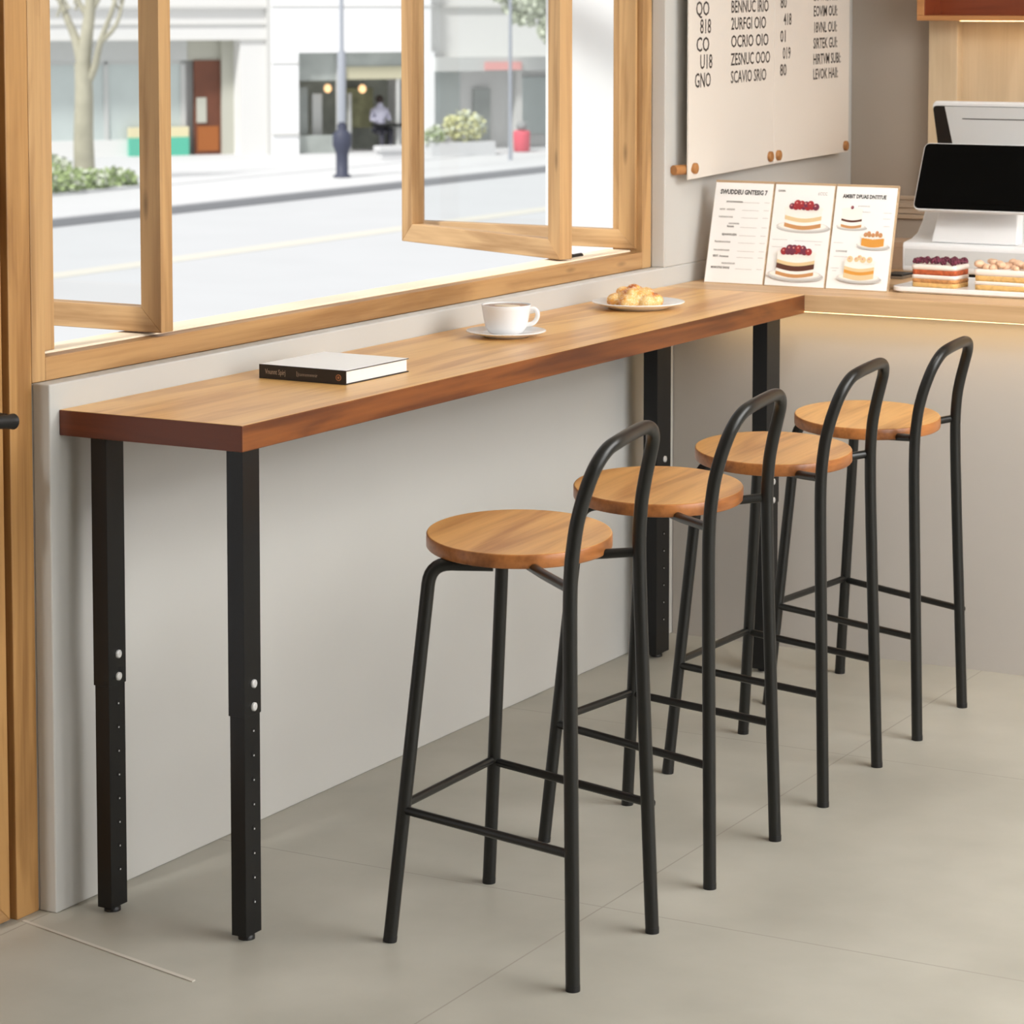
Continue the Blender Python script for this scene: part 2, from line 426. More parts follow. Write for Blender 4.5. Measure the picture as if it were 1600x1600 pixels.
# thickness grows to the left (+90 deg) of the travel direction; start at the outer end so that it grows away from the viewer
leaf('window leaf with its free stile over the rail, nearest the door', (-.80, .385), (-.034, .385))
leaf('leaf hinged on the left jamb beside the door, mostly hidden by the frame', (-.80, .06), (-.06, .02), )
leaf('front leaf of the folded pair at the right, its edge standing on the rail', (-.765, 2.552), (-.086, 2.246))
leaf('rear leaf of the folded pair, hinged on the right jamb beside the menu board', (-.82, 2.645), (-.06, 2.645))
# small metal catches on the sill
b = MB(M['black_plain']); b.tube([(-.118, 2.36, 1.104), (-.118, 2.43, 1.104)], .008, 10); b.ball((-.118, 2.36, 1.108), .011)
tag(b.build('window_catch'), 'small dark metal catch lying on the sill behind the folded leaf', 'catch')

# ------------------------------------------------------------------ door on the left
door = struct(thing('door_1', '', '', (XF, -.03, 0)))
for k in ('label', 'category'):
    if k in door: del door[k]
b = MB(M['door_v'])
b.box(-.09, 0, -.068, 0, 0, 2.44, M['door_v'])                   # jamb post next to the window
b.box(-.09, 0, -1.16, -1.09, 0, 2.44, M['door_v']); b.box(-.09, 0, -1.16, 0, 2.12, 2.19, M['door_v'])
b.build('door_frame', door, bevel=.002)
b = MB(M['door_groove']); b.box(-.09, -.018, -.088, -.068, 0, 2.12); b.build('rebate', door)
def dl(pts, mat, nm):
    q = MB(mat); q.prism([(-.006, p[0], p[1]) for p in pts], (-.045, 0, 0), mat); return q.build(nm, door, bevel=.0015)
y0, y1, w = -1.085, -.082, .13
dl([(y0, .004), (y1, .004), (y1-w, .004+w), (y0+w, .004+w)], M['pine_y'], 'bottom_rail')
dl([(y0, 2.115), (y0+w, 2.115-w), (y1-w, 2.115-w), (y1, 2.115)], M['pine_y'], 'top_rail')
dl([(y1, .004), (y1, 2.115), (y1-w, 2.115-w), (y1-w, .004+w)], M['door_v'], 'stile')
dl([(y0, .004), (y0+w, .004+w), (y0+w, 2.115-w), (y0, 2.115)], M['door_v'], 'stile')
b = MB(M['glass']); b.box(-.030, -.026, y0+w, y1-w, .134, 1.985); b.build('pane', door)
b = MB(M['black_plain'])
hy = -.150
b.tube([(-.006, hy, 1.012), (.004, hy, 1.012), (.007, hy, 1.012)], [.034, .034, .030], 32)
b.tube([(.0, hy+.008, 1.006), (.045, hy+.014, 1.002)], .012, 16)
pts = catmull([(.050, hy+.036, .996), (.050, hy+.030, .997), (.050, hy+.02, .998), (.050, hy-.02, 1.002), (.047, hy-.07, 1.004), (.044, hy-.12, 1.004)], 5)
b.tube(pts, [(.004, .008, .011, .013, .0145)[i] if i < 5 else .0155-.005*(i-5)/(len(pts)-6) for i in range(len(pts))], 18)
h = b.build('handle', door); h['label'] = 'black lever handle'
b = MB(M['black_plain']); b.tube([(-.006, hy, .935), (.004, hy, .935), (.006, hy, .935)], [.031, .031, .027], 32); b.tube([(.006, hy, .935), (.012, hy, .935)], .009, 16)
h = b.build('lock_escutcheon', door); h['label'] = 'round black lock plate'
# pale strip painted as the light reflection on the floor by the door
b = MB(M['reflection_pale']); b.prism([(-.03, -.10, .0), (-.03, -.092, .0), (.46, -.205, .0), (.46, -.215, .0)], (0, 0, .002)); struct(b.build('floor_reflection'))

# ------------------------------------------------------------------ bar table
tb = thing('bar_table', 'long narrow warm brown wooden bar table on black legs below the window', 'table', (D/2, L/2, 0))
def tl(p): return Vector(p)-Vector((D/2, L/2, 0))
b = MB(M['top'], M['edge'], M['end'])
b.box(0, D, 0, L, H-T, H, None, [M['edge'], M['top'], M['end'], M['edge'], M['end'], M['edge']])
b.build('tabletop', tb, bevel=.0022, loc=None).location = (-D/2, -L/2, 0)
def table_leg(cx, y0, d=.056, w=.037, dz=0, gap=.0445, hs=.0477):
    zs = .4385+dz
    """cx is the outer x, y0 the near y"""
    b = MB(M['black'])
    b.box(cx-w, cx, y0, y0+d, zs, H-T, M['black'])
    b.box(cx-w+.002, cx-.0015, y0+.002, y0+d-.002, .011, zs+.002, M['black'])
    yc = y0+d*.55
    for k in range(8):
        z = .4086+dz*.6-hs*k
        b.tube([(cx-.004, yc, z), (cx-.0009, yc, z)], .0058, 14, M['hole'])
        b.tube([(cx-.003, yc+.0012, z-.0015), (cx-.0006, yc+.0012, z-.0015)], .0019, 10, M['steel'])  # pale dot painted as the highlight in each hole
    o = b.build('leg', tb, bevel=.0018); o.location = (-D/2, -L/2, 0)
    for z in (.499+dz, .499+dz-gap):
        q = MB(M['steel']); q.tube([(0, 0, 0), (.003, 0, 0), (.0045, 0, 0)], [.0084, .0084, .0062], 18)
        q.tube([(.0045, 0, 0), (.0048, 0, 0)], .002, 10, M['p_plate'])
        s = q.build('bolt', o); s.location = (cx, yc, z)
    q = MB(M['black_plain']); q.tube([(0, 0, 0), (0, 0, .007), (0, 0, .009), (0, 0, .014)], [.0165, .0165, .012, .012], 18)
    s = q.build('foot_pad', o); s.location = (cx-w/2, y0+d/2, 0)
table_leg(.4285, .006); table_leg(.101, .016, dz=.018)
table_leg(.4285, 2.452, .085, .042, .015, .05); table_leg(.104, 2.455, .085, .042, .05, .05)

# ------------------------------------------------------------------ stools
VR = Vector((.8748, .4845, 0)); VD = Vector((-.4845, .8748, 0))
def stool(label, S, fn, ff, rn, rf, lean_n, lean_f, zt):
    c = Vector(((fn[0]+ff[0]+rn[0]+rf[0])/4, (fn[1]+ff[1]+rn[1]+rf[1])/4, 0))
    root = thing('bar_stool', label, 'stool', c, 0, 'bar stools along the table')
    def P(x, y, z): return Vector((x, y, z))-c
    r = .0134; SZ = .765; TH = .029
    # seat
    b = MB(M['seat'], M['seat_rim'])
    n = 72; prof = [(.96, -TH), (.99, -TH+.0015), (1.0, -TH+.004), (1.0, -.003), (.992, -.0005), (.982, 0)]
    rings = []
    for f, z in prof:
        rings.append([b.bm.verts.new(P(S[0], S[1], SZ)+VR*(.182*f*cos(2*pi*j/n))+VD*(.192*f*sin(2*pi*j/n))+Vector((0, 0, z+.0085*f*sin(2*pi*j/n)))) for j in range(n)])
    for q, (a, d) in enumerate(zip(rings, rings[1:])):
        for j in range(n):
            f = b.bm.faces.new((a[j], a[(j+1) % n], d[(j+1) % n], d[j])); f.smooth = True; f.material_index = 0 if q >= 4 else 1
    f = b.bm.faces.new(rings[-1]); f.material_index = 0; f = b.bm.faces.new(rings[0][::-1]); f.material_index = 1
    b.build('seat', root)
    # front legs
    for (x, y), dx, dy, ex, ey in ((fn, .04, .088, .11, .05), (ff, .05, -.03, .1, -.06)):
        b = MB(M['black_tube'])
        b.tube(fillet([P(x, y, 0), P(x+dx, y+dy, .722), P(x+dx+ex, y+dy+ey, .722)], .04), r, 16)
        b.build('leg', root)
        q = MB(M['black_plain']); q.tube([P(x, y, 0), P(x+dx*.02, y+dy*.02, .012)], r+.0002, 16); q.build('foot_cap', root)
    # rear legs: one hoop of tube that is both rear legs and the low back
    W = rf[1]-rn[1]; DX = rf[0]-rn[0]
    side = [(0, 0, 0), (0, -.001, .28), (0, -.002, .54), (0, -.001, .74), (.003, .006, .83), (.007, .016, .885), (.014, .030, .935), (.026, .041, .968), (.052, .049, .991), (.090, .052, .9995)]
    pts = []
    side = [(i_, x_, z_*(1-(1-zt)*min(1, z_/.7)**2)) for i_, x_, z_ in side]
    for i_, x_, z_ in side: pts.append(P(rn[0]+x_+DX*i_/W+lean_n*min(1, z_/.8), rn[1]+i_, z_))
    pts.append(P(rn[0]+.053+DX*.5+(lean_n+lean_f)/2, rn[1]+W*.5, 1.0015*zt))
    for i_, x_, z_ in side[::-1]: pts.append(P(rf[0]+x_-DX*i_/W+lean_f*min(1, z_/.8), rf[1]-i_, z_))
    def hoop(rng, nm):
        b = MB(M['black_tube']); b.tube(full, r, 20, rng=rng); b.build(nm, root)
    full = catmull(pts, 6)
    k1 = 6*3
    nf = len(full)-1; hoop((0, k1), 'leg'); hoop((nf-k1, nf), 'leg'); hoop((k1, nf-k1), 'back_hoop')
    for (x, y) in (rn, rf):
        q = MB(M['black_plain']); q.tube([P(x, y, 0), P(x, y, .012)], r+.0002, 16); q.build('foot_cap', root)
    # rods joining the hoop to the underside of the seat
    tx, ty = S[0]+.015, S[1]-.045
    for (x, y), z, ln in ((rn, .742, lean_n), (rf, .742, lean_f)):
        b = MB(M['black_tube']); e = Vector((tx, ty, .724)); a = Vector((x-.005+ln, y, z)); 
        b.tube([a-c, a.lerp(e, .45)-c-Vector((0, 0, .002)), a.lerp(e, .9)-c], .0095, 12)
        b.build('seat_brace', root)
    # footrest bars
    def bar(a, d, z1, z2, rr=.0085):
        b = MB(M['black_tube']); b.tube([P(a[0], a[1], z1), P(d[0], d[1], z2)], rr, 12); b.build('footrest_bar', root)
    f_ = .34
    A = (fn[0]+.04*f_, fn[1]+.088*f_); B = (ff[0]+.05*f_, ff[1]-.03*f_)
    bar(A, rn, .252, .252); bar(A, B, .262, .262); bar(B, rf, .258, .254)
    return root
stool('bar stool with round wooden seat nearest the camera, first in the row', (.801, .411), (.6609, .1509), (.6516, .5538), (1.0915, .0852), (1.078, .4407), -.006, -.032, 1.0)
stool('second bar stool from the near end of the row', (.807, 1.017), (.6182, .853), (.6504, 1.1868), (1.0621, .7388), (1.0479, 1.1014), -.006, -.026, .978)
stool('third bar stool in the row, between the second and the one by the counter', (.822, 1.595), (.6187, 1.46), (.6276, 1.8686), (1.0405, 1.3858), (1.0261, 1.7479), -.013, -.026, .969)
stool('farthest bar stool, standing right in front of the lit counter panel', (.818, 2.190), (.565, 2.16), (.60, 2.56), (1.0238, 2.0199), (1.0114, 2.3731), -.017, -.030, .952)

# ------------------------------------------------------------------ service counter
ct = thing('service_counter', 'oak topped service counter with grey front panel at the end of the table', 'counter', (1.6, L+.6, 0))
def CL(o): o.location = (-1.6, -(L+.6), 0); return o
b = MB(M['oak']); b.box(.002, 3.2, L+.002, CY-.016, H-T+.004, H, M['oak']); CL(b.build('worktop', ct, bevel=.002))
b = MB(M['panel_grey']); b.box(.002, 3.2, 2.769, 2.80, 0, H-T+.004); b.box(3.17, 3.2, 2.8, CY-.016, 0, H-T+.004); CL(b.build('front_panel', ct))
b = MB(M['led']); b.box(.12, 3.15, 2.700, 2.730, H-T+.0032, H-T+.006); CL(b.build('light_strip', ct))

# ------------------------------------------------------------------ cup, saucer, pastry plate
cup = (.186, 1.463)
b = MB(M['ceramic'])
b.lathe([(.03, 0), (.052, 0), (.056, .003), (.092, .0125), (.0955, .0145), (.094, .0165), (.058, .0085), (.045, .0065), (.004, .0065)], (0, 0, 0), 64)
o = b.build('saucer', loc=None); o.location = (*cup, H); tag(o, 'round white saucer under the coffee cup', 'saucer')
root = thing('coffee_cup', 'white coffee cup on its saucer in the middle of the table', 'cup', (*cup, H+.0066))
def sq(r, z, k=1.0): return (r, z)
b = MB(M['ceramic'])
prof = [(.024, 0), (.032, .0005), (.042, .005), (.0495, .018), (.0545, .040), (.0578, .060), (.0592, .070), (.0586, .0715), (.0570, .0705), (.055, .061), (.051, .040), (.044, .020), (.038, .010), (.004, .008)]
b.lathe([(r*1.0, z) for r, z in prof], (0, 0, 0), 64); b.build('bowl', root)
b = MB(M['ceramic']); hx = VR
pts = [hx*.051+Vector((0, 0, .058)), hx*.066+Vector((0, 0, .0605)), hx*.0745+Vector((0, 0, .052)), hx*.0735+Vector((0, 0, .038)), hx*.064+Vector((0, 0, .026)), hx*.048+Vector((0, 0, .022))]
b.tube(catmull(pts, 6), .0055, 12); b.build('handle', root)
b = MB(M['coffee'], M['foam']); b.lathe([(.004, 0), (.0562, 0), (.0564, .001), (.004, .0012)], (0, 0, .0668), 48, M['coffee'])
b.lathe([(.003, .0), (.028, .0), (.027, .0007), (.003, .0008)], (.003, .0, .0680), 32, M['foam'], sx=1.2, sy=.7); b.build('coffee', root)

pl = (.186, 2.170)
b = MB(M['ceramic'])
b.lathe([(.04, 0), (.074, 0), (.079, .003), (.118, .0155), (.1215, .018), (.119, .0195), (.08, .0085), (.06, .0065), (.004, .0065)], (0, 0, 0), 64)
o = b.build('plate'); o.location = (*pl, H); tag(o, 'round white plate under the pastry', 'plate')
b = MB(M['pastry']); R = random.Random(3)
b.ball((0, 0, .016), .049, (1.12, 1.0, .66), sub=4)
for k in range(6):
    a = k*2*pi/6+.55
    b.ball((.052*cos(a), .045*sin(a), .0145), .0232, (1.05, .98, .86), sub=3)
for k in range(4):
    a = k*2*pi/4+.2
    b.ball((.030*cos(a), .027*sin(a), .0365), .0195, (1.1, .82, .72), sub=3, rot=Matrix.Rotation(a, 4, 'Z'))
b.ball((-.004, .0, .046), .0165, (1.1, 1, .72), sub=3)
for v in b.bm.verts:
    if v.co.z < 0: v.co.z = 0
o = b.build('pastry', recalc=True, smooth=True)
rm = o.modifiers.new('weld', 'REMESH'); rm.mode = 'VOXEL'; rm.voxel_size = .0011; rm.use_smooth_shade = True
o.location = (pl[0]-.006, pl[1]-.006, H+.0062); tag(o, 'golden lobed sweet pastry dusted with sugar on the white plate', 'pastry')

# ------------------------------------------------------------------ book
bx0, by0 = .083, .572; BW, BD, BH = .221, .243, .030
bk = thing('book', 'thick hardback book with white cover and black spine at the near end of the table', 'book', (bx0, by0, H), radians(-1.5))
b = MB(M['pages']); b.box(.003, BW-.003, .004, BD-.004, .0022, BH-.0022, M['pages']); b.build('page_block', bk, bevel=.0008)
b = MB(M['cover_dark'], M['cover_white'])
b.box(0, BW, 0, BD, 0, .0022, M['cover_dark'])
b.box(0, BW, -.0008, .0026, 0, BH, M['cover_dark'])
b.box(0, BW, .0, BD, BH-.0022, BH, None, [M['cover_dark'], M['cover_white'], M['cover_dark'], M['cover_dark'], M['cover_dark'], M['cover_dark']])
b.build('cover', bk, bevel=.0008)
b = MB(M['spine_ink'])
b.text('Vnunnt Spirj', .0155, (.016, -.0008, .0105), (1, 0, 0), (0, 0, 1), M['spine_ink'], .68, .0001)
b.text('Jcunnonnnnnir', .0105, (.100, -.0008, .0115), (1, 0, 0), (0, 0, 1), M['spine_ink'], .82, .0)
b.text('I', .0155, (.0965, -.0008, .0100), (1, 0, 0), (0, 0, 1), M['spine_ink'], .6, .0002)
b.build('spine_lettering', bk)
b = MB(M['spine_tan'])
b.tube([(.203, -.0008, .0145), (.203, -.0013, .0145)], .0068, 24, M['spine_tan']); b.tube([(.203, -.0013, .0145), (.203, -.0015, .0145)], .0050, 24, M['cover_dark'])
b.tube([(.203, -.0015, .0145), (.203, -.0017, .0145)], .0028, 16, M['spine_tan'])
b.build('emblem', bk)

# ------------------------------------------------------------------ wall menu boards
def wall_board(label, y0, y1, zb0, zb1, bolts, cols):
    XB = .040
    root = thing('menu_board', label, 'menu board', (0, (y0+y1)/2, zb0), 0, 'wall menu boards')
    O = Vector((0, (y0+y1)/2, zb0))
    b = MB(M['board']); b.prism([Vector(p)-O for p in ((XB, y0, zb0), (XB, y1, zb1), (XB, y1, 2.30), (XB, y0, 2.30))], (.005, 0, 0), M['board'])
    b.build('panel', root, bevel=.001)
    for (y, z, rod) in bolts:
        b = MB(M['dowel']); b.tube([Vector((0 if rod else XB-.02, y, z))-O, Vector((XB+.005, y, z))-O], .0095, 16); b.tube([Vector((XB+.005, y, z))-O, Vector((XB+.013, y, z))-O, Vector((XB+.015, y, z))-O], [.0155, .0155, .012], 24)
        b.build('standoff', root)
    if rod_extra and y0 < 2.8:
        b = MB(M['dowel']); b.tube([Vector((0.012, 2.742, 1.325))-O, Vector((XB-.004, 2.80, 1.325))-O], .014, 16); b.build('standoff', root)
    b = MB(M['ink'])
    for (txt, y, z, size, xs) in cols:
        b.text(txt, size, Vector((XB+.005, y, z))-O, (0, 1, .012), (0, 0, 1), M['ink'], xs, .0006)
    b.build('lettering', root)
rod_extra = True
c1 = [('00', 2.812, 1.862, .058, 1.1), ('QO', 2.812, 1.757, .058, .95), ('818', 2.84, 1.707, .058, .85), ('CO', 2.815, 1.656, .058, 1.0), ('U18', 2.84, 1.607, .058, .85), ('GNO', 2.806, 1.555, .058, .80)]
c1 += [(t, 3.05, z, .050, xs) for t, z, xs in (('SEUNIC NNO', 1.816, .86), ('BENNUC IRIO', 1.765, .86), ('2URFGI OIO', 1.716, .92), ('OCRIO OIO', 1.665, 1.0), ('ZESNUC OOO', 1.613, .86), ('SCAVIO SRIO', 1.562, .86))]
c2 = [('80', 3.405, 1.778, .05, .95), ('418', 3.43, 1.727, .05, .8), ('01', 3.405, 1.676, .05, 1.0), ('019', 3.425, 1.625, .05, .8), ('80', 3.405, 1.575, .05, 1.0)]
c2 += [(t, 3.66, z, .046, .80) for t, z in (('EOVNE NIII:', 1.80), ('EOVIM OUI:', 1.752), ('18VNL OUI:', 1.702), ('SIRTEK GUI:', 1.653), ('HIRTVM SUBI:', 1.604), ('LEVOK HAII:', 1.558))]
c1 = [t for t in c1 if t[2] < 1.80]
wall_board('left panel of the large cream wall menu with black lettering, nearest the window', 2.768, 3.3645, 1.2975, 1.313, [(2.806, 1.328, True), (3.333, 1.336, True), (2.806, 2.2, True)], c1)
wall_board('right panel of the large cream wall menu, in the corner by the back wall', 3.366, 3.955, 1.313, 1.322, [(3.394, 1.337, True), (3.925, 1.342, True), (3.925, 2.2, True)], c2)

# ------------------------------------------------------------------ table-top menu stand, three panels
ms = thing('menu_stand', 'three panel tabletop cake menu leaning back on the counter', 'menu stand', (.33, 2.86, H))
lean = math.atan2(.082, .29); UP = Vector((0, sin(lean), cos(lean))); NRM = Vector((0, -cos(lean), sin(lean)))
MX0, MX1, MH = -.279, .279, .300
edges = [MX0, -.0935, .0925, MX1]
def art(bm, X0, X1, ops):
    """flat printed picture; u,v in 0..1 of the panel, each op a tiny step in front of the last"""
    W = X1-X0; k = 0
    for op in ops:
        k += 1; off = NRM*(.0004+.00012*k)
        def Q(u, v): return Vector((X0+u*W, 0, 0))+UP*(v*MH)+off
        if op[0] == 'e':
            _, u, v, ru, rv, m = op
            bm.poly([Q(u+ru*cos(a*pi/14), v+rv*sin(a*pi/14)) for a in range(28)], M[m])
        elif op[0] == 'b':        # band with bowed top and bottom
            _, u0, u1, v0, v1, m, bow = op
            n = 10; lo = [Q(u0+(u1-u0)*i/n, v0-bow*sin(pi*i/n)) for i in range(n+1)]; hi = [Q(u0+(u1-u0)*i/n, v1-bow*sin(pi*i/n)) for i in range(n+1)]
            bm.poly(lo+hi[::-1], M[m])
def cake_ops(cu, v0, v1, w, layers, berries, bm_='p_red', plate=True):
    ops = []
    h = v1-v0
    if plate: ops += [('e', cu+.02, v0-.01, w*.74, .050*w/.6, 'p_shadow'), ('e', cu, v0+.004, w*.72, .048*w/.6, 'p_plate'), ('e', cu, v0+.010, w*.66, .040*w/.6, 'p_cream')]
    z = v0; bow = .028*w/.6
    ops.append(('b', cu-w/2, cu+w/2, v0, v0+h*.2, layers[0][1], bow)); z = v0
    for f, m in layers:
        ops.append(('b', cu-w/2, cu+w/2, z, z+h*f, m, bow)); z += h*f
    ops.append(('e', cu, z, w/2, bow*1.25, 'p_cream'))
    R = random.Random(int(cu*1000+v0*77))
    # cream ripple and heap of fruit
    for i in range(9):
        u = cu+(i/8-.5)*w*.92; ops.append(('e', u, z-.004-.012*(1-abs(i-4)/4), w*.075, .016*w/.6+.003, 'p_cream'))
    for row, cnt in ((0, berries), (1, max(1, berries-3) if berries > 3 else 0)):
        for i in range(cnt):
            t = (i/(max(1, cnt-1))-.5) if cnt > 1 else (-.02)
            u = cu+t*w*(.66 if row == 0 else .36); v = z+.016+row*.026*w/.6+R.uniform(-.004, .004); q = R.uniform(.85, 1.2)
            m = bm_ if (i+row) % 3 else {'p_berry': 'p_red', 'p_red': 'p_berry'}.get(bm_, bm_)
            ops.append(('e', u, v, w*.085*q, (.028*w/.6+.004)*q, m)); ops.append(('e', u-w*.02, v+.008*w/.6, w*.024, .007*w/.6+.001, 'p_hi'))
    return ops
pics = [[], cake_ops(.52, .575, .75, .60, [(.22, 'p_tan'), (.18, 'p_cream'), (.22, 'p_cake'), (.38, 'p_cream')], 7)
        + cake_ops(.49, .115, .32, .62, [(.16, 'p_tan'), (.14, 'p_cream'), (.24, 'p_choc'), (.16, 'p_cake'), (.30, 'p_cream')], 7, 'p_berry'),
        cake_ops(.30, .595, .76, .33, [(.15, 'p_tan'), (.2, 'p_cream'), (.12, 'p_choc'), (.53, 'p_cream')], 1, 'p_red')
        + cake_ops(.68, .425, .52, .36, [(.9, 'p_orange')], 5, 'p_tan')
        + cake_ops(.52, .115, .27, .48, [(.3, 'p_cake'), (.2, 'p_orange'), (.2, 'p_cake'), (.3, 'p_cream')], 4, 'p_cake')]
for i in range(3):
    a, c = edges[i]+.001, edges[i+1]-.001
    b = MB(M['frame_tan'])
    fw = .0045
    b.obox((a, 0, 0), (c-a, 0, 0), NRM*-.010, UP*MH, M['frame_tan'])
    fr = b.build('panel_frame', ms, bevel=.001)
    b = MB(M['paper']); b.obox(Vector((a+fw*(.3 if i else .3), 0, 0))+UP*.003, (c-a-fw, 0, 0), NRM*.0004, UP*(MH-.010), M['paper']); b.build('menu_card', ms)
    if pics[i]:
        b = MB(); art(b, a, c, pics[i]); b.build('cake_picture', ms, recalc=False)
    # writing
    b = MB(M['ink_black'])
    W = c-a; o0 = NRM*.0008
    def W_(t, u, v, s, m='ink_grey', xs=.75, bold=0): b.text(t, s, Vector((a+u*W, 0, 0))+UP*(v*MH)+o0, (1, 0, 0), UP, M[m], xs, bold, depth=.0)
    def LN(u0, u1, v, m='p_shadow', th=.0012):
        p = Vector((a+u0*W, 0, 0))+UP*(v*MH)+o0; b.poly([p, p+Vector(((u1-u0)*W, 0, 0)), p+Vector(((u1-u0)*W, 0, 0))+UP*th, p+UP*th], M[m])
    if i == 0:
        W_('SWUDDEU GNTESIG 7', .10, .866, .0185, 'ink_black', .78, .0007)
        for v, u, t, m in ((.785, .22, 'annunnnmnnnnne', 'ink'), (.71, .12, 'uunnn  cnmunnn', 'ink_grey'), (.637, .12, 'vusnnanncnnne', 'ink_grey'), (.575, .3, 'caunsnenae', 'ink_grey'), (.545, .28, 'funsean', 'ink'),
                       (.465, .21, 'BEANINSUSEN', 'ink'), (.395, .10, 'Runnsinsnunnsue', 'ink_grey'), (.315, .10, 'nns aunsinnsunsn', 'ink_grey'), (.255, .10, 'BEAT. /nnnsnsue', 'ink'), (.19, .26, 'nunsnsmnuuse', 'ink_grey'), (.145, .09, 'MARKEFNS ENSNS', 'ink')):
            W_(t, u, v, .0088, m, .80, .0002)
            if abs(v-.575) > .01 and abs(v-.19) > .01:
                LN(.5, .78, v); LN(.86, .95, v+.004)
    elif i == 1:
        W_('LNNN', .06, .905, .0085, 'ink', .9, .0002); W_('\u00a3CCC', .72, .885, .012, 'ink_grey', .9)
        LN(.05, .30, .445); LN(.42, .88, .44); LN(.06, .24, .375); LN(.76, .86, .41)
    else:
        W_('AMIBIT DPUAS DNTITUE', .12, .868, .0150, 'ink_black', .78, .0006)
        W_('annsnnunseunns', .38, .79, .006, 'ink_grey', .9); W_('annsnuinsesun', .42, .735, .006, 'ink_grey', .9)
        LN(.80, .93, .735); LN(.80, .92, .68); LN(.82, .92, .61); LN(.05, .2, .44)
        W_('SUNNNNE', .10, .355, .0075, 'ink', .95); LN(.08, .3, .31); LN(.05, .18, .2); LN(.08, .15, .175)
    b.build('lettering', ms, recalc=False)
b = MB(M['frame_tan']); b.obox((MX0, 0, 0), (MX1-MX0, 0, 0), NRM*-.008, UP*.0, M['frame_tan']) if False else b.box(MX0+.02, MX1-.02, .015, .10, 0, .004, M['frame_tan'])
b.build('stand_foot', ms)
b = MB(M['frame_tan']); b.obox(Vector((-.02, .012, .0)), (.04, 0, 0), (0, .004, 0), (0, 0, .05), M['frame_tan'])
b.prism([(-.012, .10, .0), (.012, .10, .0), (.012, .085, .19), (-.012, .085, .19)], (0, .004, 0), M['frame_tan']); b.build('rear_strut', ms)

# ------------------------------------------------------------------ cake tray
def rrect(x0, x1, y0, y1, r, n=6):
    P = []
    for cx, cy, a0 in ((x1-r, y0+r, -pi/2), (x1-r, y1-r, 0), (x0+r, y1-r, pi/2), (x0+r, y0+r, pi)):
        for i in range(n+1):
            a = a0+i*pi/2/n; P.append((cx+r*cos(a), cy+r*sin(a)))
    return P
TR = (.613, 1.22, 2.862, 3.20)
b = MB(M['ceramic'])
def loopstack(bm, loops, mat):
    k = bm.mi(mat); rings = [[bm.bm.verts.new((x, y, z)) for x, y in lp] for lp, z in loops]
    n = len(rings[0])
    for a, c in zip(rings, rings[1:]):
        for j in range(n):
            f = bm.bm.faces.new((a[j], a[(j+1) % n], c[(j+1) % n], c[j])); f.material_index = k
    f = bm.bm.faces.new(rings[0][::-1]); f.material_index = k; f = bm.bm.faces.new(rings[-1]); f.material_index = k
x0, x1, y0, y1 = TR
loopstack(b, [(rrect(x0+.012, x1-.012, y0+.010, y1-.012, .03), 0), (rrect(x0, x1, y0, y1, .035), .006), (rrect(x0, x1, y0, y1, .035), .0165), (rrect(x0+.003, x1-.003, y0+.003, y1-.003, .034), .018), (rrect(x0+.012, x1-.012, y0+.012, y1-.012, .03), .0165)], M['ceramic'])
o = b.build('cake_tray', loc=((x0+x1)/2, (y0+y1)/2, 0), bevel=.001); o.location.z = H
tag(o, 'low white rectangular tray carrying the two cakes', 'tray')

def cake(name, label, x0, x1, y0, y1, z, layers, rz=0, r=.012):
    c = ((x0+x1)/2, (y0+y1)/2, z)
    root = thing(name, label, 'cake', c, rz); hx, hy = (x1-x0)/2, (y1-y0)/2; zz = 0
    R = random.Random(5)
    for nm, th, m, puff in layers:
        b = MB(m); L_ = []
        for t in range(4):
            f = t/3; e = puff*sin(pi*f)
            lp = [(px*(1+R.uniform(-.007, .007)), py*(1+R.uniform(-.007, .007))) for px, py in rrect(-hx-e, hx+e, -hy-e, hy+e, r, 8)]
            L_.append((lp, zz+th*f))
        loopstack(b, L_, m); o = b.build(nm, root, smooth=True); zz += th
        for p in o.data.polygons: p.use_smooth = len(p.vertices) < 6
    return root, hx, hy, zz
ck, hx, hy, zt = cake('berry_layer_cake', 'small layered sponge cake topped with dark berries, left of the two on the tray', .668, .797, 2.888, 2.985, H+.0166,
    [('sponge_layer', .012, M['sponge_gold'], .0005), ('sponge_layer', .011, M['sponge_tan'], .001), ('cream_layer', .011, M['cream_w'], .002), ('sponge_layer', .014, M['sponge_red'], .0005), ('cream_topping', .014, M['cream_w'], .0025)], radians(-4))
R = random.Random(11)
for i in range(5):
    for j in range(4):
        b = MB(M['berry']); x = -hx*.82+i*hx*1.64/4+R.uniform(-.004, .004); y = -hy*.8+j*hy*1.6/3+R.uniform(-.003, .003)
        rr = R.uniform(.0095, .0125)
        for q in range(14):
            th = R.uniform(0, 2*pi); ph = R.uniform(-.3, 1.4)
            b.ball((rr*.62*cos(th)*cos(ph), rr*.62*sin(th)*cos(ph), rr*.62*sin(ph)), rr*.42, sub=1)
        o = b.build('berry', ck); o.location = (x, y, zt+.004+R.uniform(0, .004))
ck, hx, hy, zt = cake('nut_layer_cake', 'golden sponge and cream cake topped with pale pink nuts, right of the berry cake', .846, 1.02, 2.890, 3.00, H+.0166,
    [('sponge_layer', .014, M['sponge_gold'], .0005), ('cream_layer', .010, M['cream_w'], .002), ('sponge_layer', .015, M['sponge_gold'], .0005), ('cream_topping', .018, M['cream_w'], .003)], radians(-2), .014)
